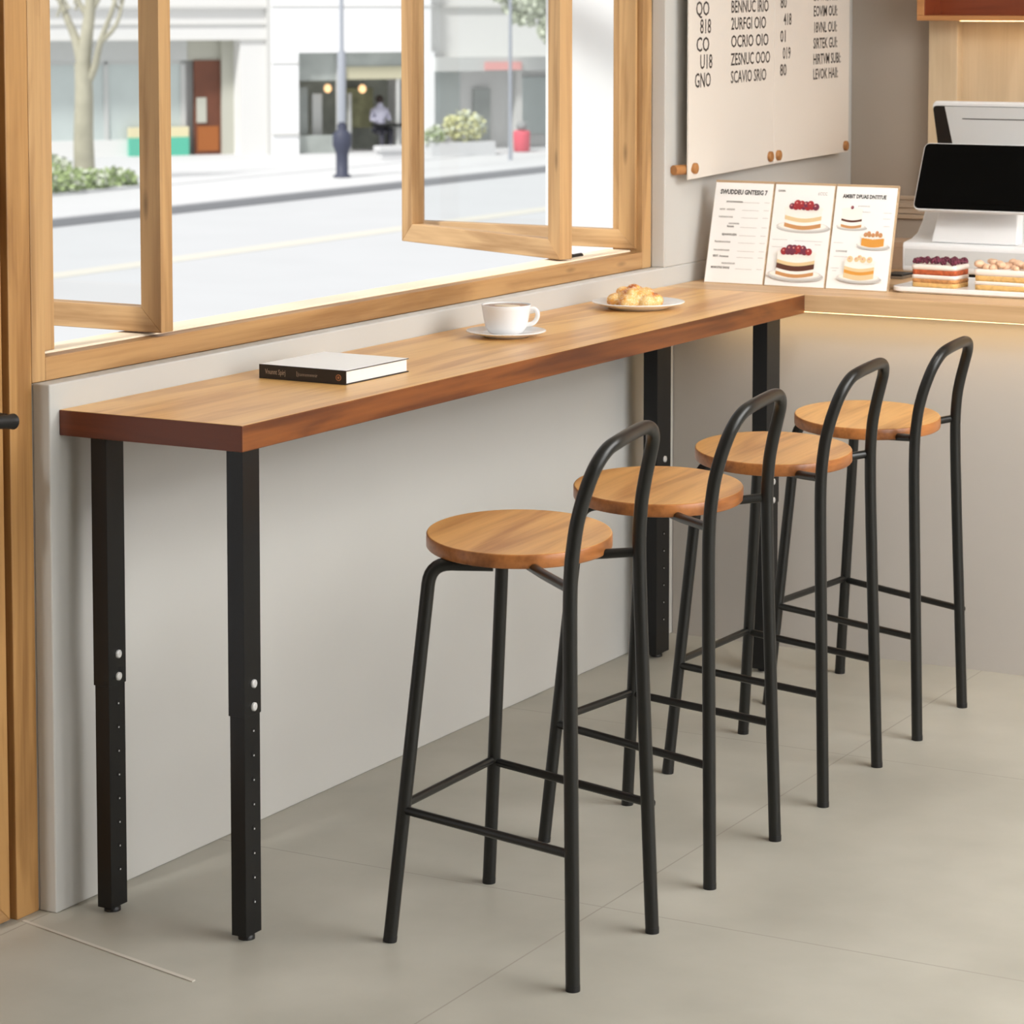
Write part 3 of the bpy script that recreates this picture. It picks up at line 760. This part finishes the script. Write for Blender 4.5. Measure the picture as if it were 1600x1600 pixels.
for i in range(8):
    for j in range(4):
        if R.random() < .1: continue
        b = MB(M['macaroon']); rr = R.uniform(.0095, .0135)
        b.ball((0, 0, 0), rr, (1.15, .95, .8), sub=2, rot=Matrix.Rotation(R.uniform(0, 3), 4, 'Z'))
        o = b.build('nut', ck); o.location = (-hx*.88+i*hx*1.76/7+R.uniform(-.004, .004), -hy*.8+j*hy*1.6/3, zt+.004+(.009 if (i+j) % 3 == 0 else 0))

# ------------------------------------------------------------------ point-of-sale terminal
ps = thing('cash_register', 'white touchscreen cash register with black display behind the cakes', 'cash register', (.69, 3.42, H))
def PL(p): return Vector(p)-Vector((.69, 3.42, H))
def PLo(o): o.location = (-.69, -3.42, -H); return o
b = MB(M['white_plastic'])
prof = [(3.335, 1.012), (3.330, 1.02), (3.330, 1.088), (3.336, 1.098), (3.40, 1.104), (3.45, 1.118), (3.49, 1.150), (3.52, 1.192), (3.60, 1.20), (3.62, 1.012)]
b.prism([(.470, y, z) for y, z in prof], (.45, 0, 0)); PLo(b.build('base', ps, bevel=.004))
b = MB(M['grey_plastic']); b.box(.478, .912, 3.3285, 3.3315, 1.030, 1.080); PLo(b.build('drawer_front', ps, bevel=.001))
b = MB(M['black_plain']); b.box(.49, .90, 3.36, 3.60, 1.0, 1.013); PLo(b.build('rubber_foot', ps))
b = MB(M['white_plastic']); b.prism([(.552, 3.345, 1.100), (.812, 3.345, 1.100), (.800, 3.39, 1.245), (.572, 3.39, 1.245)], (0, .05, 0)); PLo(b.build('neck', ps, bevel=.004))
def screen(nm, cx, y, zb, w, h, t, tilt, face, rr=.018):
    U = Vector((0, sin(tilt), cos(tilt))); N = Vector((0, -cos(tilt), sin(tilt))); O = Vector((cx, y, zb))
    def lp(ins, off): return [O+Vector((px, 0, 0))+U*pz+N*off for px, pz in rrect(-w/2+ins, w/2-ins, ins, h-ins, max(.003, rr-ins), 6)]
    b = MB(M['white_plastic']); b.prism(lp(0, -t), N*t); PLo(b.build(nm+'_housing', ps, bevel=.0025))
    b = MB(face); b.prism(lp(.0035, .0002), N*.0016, face); b.prism(lp(.022, .0020), N*.0004, M['screen'])
    PLo(b.build(nm+'_glass', ps)); return O, U, N
screen('screen', .697, 3.29, 1.198, .365, .212, .016, radians(27), M['screen'])
# customer display: seen from behind, leaning the other way
tilt = radians(-22)
U = Vector((0, sin(tilt), cos(tilt))); N = Vector((0, -cos(tilt), sin(tilt))); O = Vector((.676, 3.62, 1.310)); w, h_ = .40, .205
def lp(x0, x1, z0, z1, off, rr): return [O+Vector((px, 0, 0))+U*pz+N*off for px, pz in rrect(x0, x1, z0, z1, rr, 6)]
b = MB(M['white_plastic']); b.prism(lp(-w/2, w/2, 0, h_, -.012, .016), N*.012); PLo(b.build('customer_display_housing', ps, bevel=.003))
b = MB(M['black_plain']); b.prism(lp(-w/2+.002, w/2-.002, .004, h_-.012, .0002, .012), N*.0015); PLo(b.build('customer_display_back', ps))
b = MB(M['grey_plastic']); b.prism([O+Vector((px, 0, 0))+U*pz+N*.0018 for px, pz in ((-w/2+.055, .004), (w/2-.004, .004), (w/2-.004, h_-.013), (-w/2+.040, h_-.013))], N*.002, M['grey_plastic'])
b.prism([O+Vector((px, 0, 0))+U*pz+N*.0039 for px, pz in ((-.11, .152), (.16, .152), (.16, .155), (-.11, .155))], N*.0003, M['black_plain'])
PLo(b.build('rear_cover', ps))
b = MB(M['white_plastic']); b.prism([(.62, 3.565, 1.19), (.76, 3.565, 1.19), (.74, 3.59, 1.34), (.64, 3.59, 1.34)], (0, .03, 0)); PLo(b.build('display_arm', ps, bevel=.003))

b = MB(M['beige_box']); b.box(0, .12, 0, .14, 0, .074); b.box(-.003, .123, -.003, .143, .066, .082); b.box(-.002, .122, -.002, .0, .0, .012)
o = b.build('storage_box', bevel=.003); o.location = (.335, 3.50, H); tag(o, 'small beige lidded box between the menu stand and the cash register', 'box')
b = MB(M['black_plain'], M['gap']); b.box(0, .06, 0, .09, 0, .008, M['gap']); b.box(.002, .058, .002, .088, .008, .014, M['black_plain'])
o = b.build('card_reader', bevel=.002); o.location = (.455, 3.215, H) ; tag(o, 'flat black pad lying at the left corner of the cash register', 'pad')

# ------------------------------------------------------------------ wall niche and shelf at the back
nc = thing('wall_cabinet', 'pale wood wall cabinet with lit niche behind the cash register', 'cabinet', (.9, CY, 1.2))
def NL(o): o.location = (-.9, -CY, -1.2); return o
b = MB(M['cab']); b.box(.279, .375, CY-.05, CY-.001, 1.18, 1.74, M['cab']); NL(b.build('side_panel', nc, bevel=.002))
b = MB(M['cab']); b.box(.375, 1.6, CY-.008, CY-.001, 1.18, 1.74, M['cab']); NL(b.build('back_panel', nc))
b = MB(M['cab_frame'])
b.box(.279, 1.6, CY-.16, CY-.001, 1.738, 1.754); b.box(.279, .303, CY-.16, CY-.001, 1.754, 2.3); b.box(.279, 1.6, CY-.16, CY-.001, 2.3, 2.32)
NL(b.build('shelf_frame', nc, bevel=.002))
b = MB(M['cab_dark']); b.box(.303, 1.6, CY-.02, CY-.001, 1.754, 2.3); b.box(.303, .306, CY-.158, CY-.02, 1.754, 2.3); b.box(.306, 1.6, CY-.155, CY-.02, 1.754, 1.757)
NL(b.build('shelf_lining', nc, bevel=.002))
b = MB(M['led']); b.box(.40, 1.58, CY-.10, CY-.085, 1.7365, 1.741); NL(b.build('light_strip', nc))

# ------------------------------------------------------------------ street outside
GP, GR = -1.5, -1.62
b = MB(M['road']); b.box(-23.2, -.141, -30, 120, GR-.1, GR); struct(b.build('road'))
b = MB(M['road_line']); b.box(-18.68, -18.22, -30, 120, GR, GR+.006); struct(b.build('road_centre_line'))
b = MB(M['kerb']); b.box(-23.42, -23.2, -30, 120, GR-.1, GP+.004); struct(b.build('kerb'))
b = MB(M['pave']); b.box(-70, -23.42, -30, 140, GP-.2, GP); struct(b.build('pavement'))
b = MB(M['kerb']);
b.box(-26.55, -26.45, 20, 140, GP, GP+.003, M['kerb']); struct(b.build('paving_joint'))
# white outer pier just beyond the window
b = MB(M['fac2']); b.box(-.535, -.141, 3.0, 4.4, -1.62, 3.0); struct(b.build('outer_pier'))

FO = Vector((-30.109, 46.889, GP)); FA = math.atan2(.8, .6)
def bld(label, u0): return thing('building', label, 'building', FO, FA)
def part(root, nm, mat, *boxes):
    if nm in ('wall', 'cornice', 'band_course', 'door_reveal', 'transom'):
        b = MB(mat)
        for bx in boxes: b.box(*bx[:6], bx[6] if len(bx) > 6 else mat)
        return b.build(nm, root)
    for bx in boxes:
        mt = bx[6] if len(bx) > 6 else mat
        b = MB(mt); b.box(*bx[:6], mt); o = b.build(nm, root)
    return o
# building with the brown door (local x along the facade, y away from the street)
A = bld('white corner building with a recessed shopfront and brown door across the street', 0)
part(A, 'wall', M['fac'], (-16, -.95, .0, 8, 2.53, 9), (-1.53, -.95, 0, 8, 0, 2.53), (-16, -9.5, 0, 8, 0, 2.53), (-9.5, -1.53, .9, 8, 0, 2.53))
part(A, 'cornice', M['fac_line'], (-16, -.95, -.10, 0, 3.18, 3.24), (-16, -.95, -.05, 0, 2.50, 2.53), (-16, -.95, -.06, 0, 4.5, 4.56), (-16, -.95, -.04, 0, 2.84, 2.86))
part(A, 'fascia', M['shop_grey'], (-9.5, -2.56, .55, .9, 2.06, 2.52))
part(A, 'shop_window', M['glass_pale'], (-9.5, -2.56, .7, .88, .35, 2.06))
part(A, 'mullion', M['shop_grey'], (-2.68, -2.56, .66, .70, 0, 2.06), (-4.4, -4.3, .66, .7, 0, 2.06), (-6.6, -6.45, .66, .7, 0, 2.06), (-9.5, -2.56, .66, .7, 1.98, 2.06))
part(A, 'stall_riser', M['fac'], (-9.5, -2.56, .6, .7, 0, .35))
part(A, 'teal_panel', M['teal'], (-3.9, -2.56, .45, .6, .0, .40)); part(A, 'cream_panel', M['cream'], (-3.9, -2.56, .47, .6, .40, .62))
dr = part(A, 'door', M['shop_door'], (-2.40, -1.80, .55, .65, 0, 2.06)); 
b = MB(M['shop_door_l']); b.box(-2.34, -1.86, .53, .55, .08, .62); b.build('door_panel', dr)
b = MB(M['stone']); b.box(-2.36, -2.14, .52, .55, .70, 1.25); b.build('notice', dr)
part(A, 'door_reveal', M['stone'], (-1.80, -1.53, .45, .9, 0, 2.5), (-2.56, -1.80, .6, .9, 2.06, 2.5))
# middle building
B_ = bld('bright white building with a large glazed cafe front in the middle of the street view', 0)
part(B_, 'wall', M['fac2'], (-.86, -.24, -.15, 8, 0, 9.5), (-.24, 2.9, -.15, 8, 2.22, 9.5), (2.5, 2.98, -.15, 8, 0, 2.22), (-.24, 2.5, 1.6, 8, 0, 2.22))
part(B_, 'band_course', M['fac_line'], (-.86, -.24, -.17, -.15, 1.98, 2.01), (-.86, -.24, -.19, -.15, .42, .47), (-.86, 2.98, -.17, -.15, 3.22, 3.25))
part(B_, 'downpipe', M['fac_line'], (-.95, -.86, -.12, .05, 0, 9))
part(B_, 'shop_interior', M['glass_dark'], (-.24, 2.5, 1.5, 1.6, 0, 2.22))
part(B_, 'fascia', M['shop_beige'], (.92, 2.5, .05, .12, 1.62, 1.90)); part(B_, 'transom', M['glass_mid'], (-.24, 2.5, .1, .16, 1.90, 2.22), (-.24, .75, .1, .14, 1.60, 1.90))
part(B_, 'mullion', M['shop_grey'], (.72, .92, .0, .1, 0, 2.22), (.28, .50, .4, .46, .3, 1.3), (2.15, 2.22, .06, .12, 0, 1.62), (1.12, 1.2, .4, .44, 0, 1.3))
part(B_, 'stall_riser', M['glass_mid'], (-.24, .72, .0, .08, 0, .40))
part(B_, 'shelving', M['glass_mid'], (-.20, .2, .5, .7, .4, 1.45), (1.3, 1.95, 1.0, 1.2, .5, 1.4, M['shelf_green']))
def fac_pt(u, w, z): return FO+Vector((.6*u-.8*w, .8*u+.6*w, z))
for k, (u, z, lab) in enumerate(((.60, 1.42, 'warm pendant lamp in the cafe left of the lamp post'), (1.42, 1.40, 'warm pendant lamp in the cafe right of the lamp post'))):
    t = thing('pendant_lamp', lab, 'lamp', fac_pt(u, .3, z), 0, 'cafe pendant lamps')
    b = MB(M['glow']); b.ball((0, 0, 0), .085, (1, 1, 1.15)); b.build('lamp_shade', t)
    b = MB(M['black_plain']); b.tube([(0, 0, .09), (0, 0, .75)], .008, 8); b.build('cord', t)
# right building
C_ = bld('long pale building with a grey shop canopy beyond the right hand window leaf', 0)
part(C_, 'wall', M['fac'], (2.98, 22, .2, 8, 2.10, 9.5), (2.98, 22, .9, 8, 0, 2.1))
part(C_, 'canopy', M['shop_grey'], (2.98, 22, -.25, .2, 1.78, 2.10)); part(C_, 'roof_line', M['fac_line'], (2.98, 22, .12, .2, 3.2, 3.25))
part(C_, 'shop_window', M['glass_pale'], (3.1, 4.0, .8, .9, .5, 1.78), (5.3, 6.9, .8, .9, .3, 1.6), (7.4, 9.5, .8, .9, .3, 1.6))
part(C_, 'door', M['glass_mid'], (4.35, 4.75, .78, .9, .1, 1.35)); part(C_, 'column', M['fac_line'], (5.05, 5.2, 0, .3, 0, 1.9), (6.2, 6.32, 0, .3, 0, 1.9))
sg = part(C_, 'sign', M['pink'], (4.15, 5.05, -.30, -.26, 1.80, 1.98)); sg['label'] = 'faded pink shop sign'

# lamp post in front of the middle building
lp_ = thing('lamp_post', 'tall grey street lamp post with a dark base on the far pavement', 'lamp post', (-24.94, 40.20, GP))
b = MB(M['lamp_base']); b.lathe([(.17, 0), (.17, .04), (.115, .06), (.115, .42), (.135, .50), (.18, .60), (.18, .82), (.12, .88), (.085, .92), (.10, .98), (.06, 1.04), (.06, 1.1)], n=24); b.build('base', lp_)
b = MB(M['lamp_post']); b.tube([(0, 0, 1.05), (0, 0, 2.36), (0, 0, 2.42), (0, 0, 6.2)], [.082, .078, .045, .036], 20); b.build('pole', lp_)
b = MB(M['lamp_base']); b.tube([(0, 0, 6.2), (0, 0, 6.6)], [.12, .18], 12); b.build('lantern', lp_)
b = MB(M['lamp_post']); b.tube([(0, 0, 0), (0, 0, .3), (0, 0, 6)], [.05, .038, .034], 14)
o = b.build('street_pole'); o.location = (-24.98, 46.86, GP); tag(o, 'thin grey pole on the far pavement seen through the right window leaf', 'pole')
# red bin
rb = thing('litter_bin', 'red litter bin with grey lid standing on the far pavement', 'bin', (-26.36, 49.87, GP))
b = MB(M['red']); b.lathe([(.15, 0), (.18, .03), (.19, .42), (.17, .47)], n=24); b.build('bin_body', rb)
b = MB(M['bin_top']); b.lathe([(.06, .47), (.10, .50), (.13, .58), (.09, .66), (.02, .68)], n=20); b.build('lid', rb)
# planters and benches on the pavement
def leaves(b, c, r, n, sz, mats, sq=(1, 1, 1)):
    for i in range(n):
        d = Vector((R.gauss(0, 1), R.gauss(0, 1), R.gauss(0, 1))).normalized()*r*R.uniform(.6, 1.05)
        p = Vector(c)+Vector((d.x*sq[0], d.y*sq[1], d.z*sq[2])); a = Vector((R.gauss(0, 1), R.gauss(0, 1), R.gauss(0, 1))).normalized()*sz; e = a.orthogonal().normalized()*sz*.6
        b.poly([p-a, p-e, p+a, p+e], R.choice(mats))
pt = thing('street_planter', 'pale planter filled with yellow green foliage, right of the cafe front', 'planter', (-26.8, 47.9, GP), FA)
b = MB(M['pave']); b.box(-.75, .75, -.2, .2, 0, .30); b.build('planter_box', pt)
b = MB(M['yellow_green'], M['leaf2']); leaves(b, (.1, 0, .62), .38, 500, .07, [M['yellow_green'], M['yellow_green'], M['leaf2']], (1.3, .6, .9)); leaves(b, (-.6, 0, .42), .25, 240, .06, [M['leaf1'], M['leaf2']]); b.build('foliage', pt)
pt = thing('street_bench', 'low pale stone bench in front of the cafe window', 'bench', (-27.2, 45.6, GP), FA)
b = MB(M['kerb']); b.box(-.28, .42, -.2, .2, .2, .30, M['pave']); b.build('bench_seat', pt)
b = MB(M['pave']); b.box(-.22, .36, -.15, .15, 0, .2, M['pave']); b.build('plinth', pt)

# seated person behind the cafe window
pr = thing('person', 'person in a pale top sitting at a table behind the cafe glass', 'person', fac_pt(1.92, .5, 0), FA)
b = MB(M['skin'])
me = bpy.data.meshes.new('body'); V = [(0, 0, .48), (0, .02, .75), (0, .02, .93), (0, 0, 1.0), (0, -.01, 1.10), (.17, .02, .90), (.22, -.02, .68), (.12, -.22, .72), (-.17, .02, .90), (-.22, -.02, .68), (-.12, -.22, .72), (.09, 0, .47), (.10, -.38, .48), (.10, -.36, .05), (-.09, 0, .47), (-.10, -.38, .48), (-.10, -.36, .05), (.10, -.47, .02), (-.10, -.47, .02)]
Ed = [(0, 1), (1, 2), (2, 3), (3, 4), (2, 5), (5, 6), (6, 7), (2, 8), (8, 9), (9, 10), (0, 11), (11, 12), (12, 13), (13, 17), (0, 14), (14, 15), (15, 16), (16, 18)]
RD = [.13, .14, .12, .05, .09, .06, .045, .03, .06, .045, .03, .09, .065, .045, .09, .065, .045, .03, .03]
me.from_pydata(V, Ed, []); me.materials.append(M['shirt']); o = bpy.data.objects.new('body', me); COL.objects.link(o); o.parent = pr
sk = o.modifiers.new('skin', 'SKIN'); 
for i, r_ in enumerate(RD): me.skin_vertices[0].data[i].radius = (r_, r_)
me.skin_vertices[0].data[0].use_root = True
ss = o.modifiers.new('sub', 'SUBSURF'); ss.levels = 1; ss.render_levels = 1
b.bm.free()
b = MB(M['hair']); b.ball((0, .01, 1.15), .095, (1, 1.05, 1.05), M['hair']); b.build('hair', pr)
b = MB(M['trouser']); b.ball((0, 0, .47), .19, (1.1, .9, .62), M['trouser']); b.tube([(.1, -.05, .48), (.1, -.38, .48), (.1, -.36, .08)], [.095, .075, .055], 10); b.tube([(-.1, -.05, .48), (-.1, -.38, .48), (-.1, -.36, .08)], [.095, .075, .055], 10); b.build('trousers', pr)
t = thing('cafe_table', 'small dark table in the cafe window across the street', 'table', fac_pt(1.95, .12, 0), FA)
b = MB(M['black_plain']); b.box(-.32, .32, -.2, .2, .56, .62); b.build('tabletop', t); b = MB(M['black_plain']); b.tube([(0, 0, 0), (0, 0, .56)], .03, 10); b.build('leg', t)

# tree on the left
def tree_mesh(base, segs, name, parent):
    b = MB(M['bark'])
    for pts, rs in segs: b.tube(catmull(pts, 4) if len(pts) > 2 else pts, [rs[0]+(rs[1]-rs[0])*i/((len(pts)-1)*4 if len(pts) > 2 else 1) for i in range((len(pts)-1)*4+1 if len(pts) > 2 else 2)], 10)
    return b.build(name, parent)
TX = Vector((-28.28, 36.62, GP))
tr = thing('street_tree', 'pale bare trunked tree rising from the planting bed at the left', 'tree', TX, yaw)
segs = [([(0, 0, 0), (-.02, 0, .8), (.0, 0, 1.6), (-.02, 0, 2.2)], (.20, .15)),
        ([(-.02, 0, 2.1), (.06, 0, 2.7), (.14, 0, 3.4), (.10, 0, 4.6), (.2, .1, 6)], (.14, .05)),
        ([(-.03, 0, 2.1), (-.14, .05, 2.6), (-.34, .1, 3.1), (-.55, .2, 3.7), (-.7, .2, 4.8)], (.10, .03)),
        ([(.02, 0, 1.75), (.20, -.05, 2.1), (.33, -.1, 2.6), (.56, -.1, 3.2), (.8, -.1, 4.0)], (.08, .03)),
        ([(.30, -.1, 2.55), (.62, -.1, 2.9), (.75, 0, 3.4), (.9, 0, 3.9)], (.05, .015)),
        ([(.12, 0, 3.0), (-.10, 0, 3.4), (-.16, .1, 4.0)], (.06, .03)), ([(.13, 0, 3.1), (.34, 0, 3.5), (.5, 0, 4.2)], (.05, .02))]
for k in range(10):
    x, z = R.uniform(-.5, .7), R.uniform(2.9, 3.6); segs.append(([(x, 0, z), (x+R.uniform(-.2, .25), R.uniform(-.2, .2), z+.35), (x+R.uniform(-.4, .4), 0, z+.8)], (.025, .008)))
tree_mesh(None, segs, 'trunk', tr)
# planting bed
bd = Vector((-26.9, 33.4, GP))
b = MB(M['pave']); b.box(-30.6, -26.45, 20, 36.6, GP, GP+.04, M['pave']); struct(b.build('planting_bed'))
shr = [((-26.9, 34.0), .46), ((-26.9, 34.9), .42), ((-26.95, 35.8), .38), ((-28.6, 35.2), .56), ((-28.9, 36.2), .5), ((-29.6, 36.6), .55), ((-29.9, 37.6), .45), ((-27.0, 33.4), .55), ((-28.4, 34.3), .5)]
SL = ['low green shrub at the front left of the planting bed', 'green shrub at the foot of the pale tree', 'small green shrub at the right end of the planting bed', 'pale green shrub behind the tree trunk', 'pale shrub farther back beside the trunk', 'pale shrub near the shopfront', 'last small shrub at the back of the bed', 'green shrub cut by the window frame', 'middle shrub of the bed left of the trunk']
for (xy, r_), lb in zip(shr, SL):
    t = thing('shrub', lb, 'shrub', (*xy, GP+.02), 0, 'shrubs in the planting bed')
    b = MB(M['leaf1'], M['leaf2']); far = xy[0] < -28
    leaves(b, (0, 0, r_*.36), r_, 420, .07, [M['leaf2'], M['leaf2'], M['leaf1']] if far else [M['leaf1'], M['leaf1'], M['leaf2']], (1.0, 1.0, .5)); b.build('foliage', t)
    b = MB(M['bark']); b.tube([(0, 0, -.02), (0, 0, r_*.5)], .03, 8); b.build('stem', t)
# tree at the right, foliage enters the view from above
tr = thing('street_tree', 'leafy tree on the far pavement seen at the top of the right window leaf', 'tree', (-25.5, 49.7, GP))
tree_mesh(None, [([(0, 0, 0), (.05, 0, 1.0), (0, 0, 2.2), (.1, 0, 3.6)], (.07, .06))], 'trunk', tr)
b = MB(M['leaf2'], M['leaf1'])
for c, r_ in (((0, 0, 4.1), .9), ((-.5, -.3, 3.3), .5), ((.5, .2, 3.2), .5), ((-.9, -.5, 3.9), .6), ((.1, -.1, 2.75), .35)): leaves(b, c, r_, 420, .09, [M['leaf2']])
b.build('foliage', tr)

# ------------------------------------------------------------------ light
w = bpy.data.worlds.new('sky'); SC.world = w; w.use_nodes = True
N, LK = w.node_tree.nodes, w.node_tree.links; bg = N['Background']
bg.inputs['Color'].default_value = (.985, .985, 1, 1); bg.inputs['Strength'].default_value = .76
def area(name, loc, target, sx, sy, power, col):
    ld = bpy.data.lights.new(name, 'AREA'); ld.shape = 'RECTANGLE'; ld.size = sx; ld.size_y = sy; ld.energy = power; ld.color = col
    o = bpy.data.objects.new(name, ld); COL.objects.link(o); o.location = loc
    o.rotation_euler = (Vector(target)-Vector(loc)).to_track_quat('-Z', 'Y').to_euler(); return o
area('ceiling_light', (3.0, 1.0, 2.9), (2.1, .8, 0), 3.0, 3.6, 275, (1, .995, .985))
area('side_light', (5.6, -.1, 1.9), (0, .2, .7), 4.0, 2.2, 112, (.98, .99, 1))
sp = area('counter_fill_light', (1.3, 1.3, 2.85), (.65, 3.0, 1.1), .6, .6, 4.2, (1, .97, .93)); sp.data.spread = radians(70)  # unseen fill lamp, added to brighten the menu cards and counter things
sd = bpy.data.lights.new('sun', 'SUN'); sd.energy = 3.6; sd.angle = radians(8); sd.color = (1, .98, .95)
so = bpy.data.objects.new('sun', sd); COL.objects.link(so); so.rotation_euler = (Vector((.055, .66, -.75))).to_track_quat('-Z', 'Y').to_euler()

SC.view_settings.view_transform = 'Standard'; SC.view_settings.look = 'None'; SC.view_settings.exposure = 0
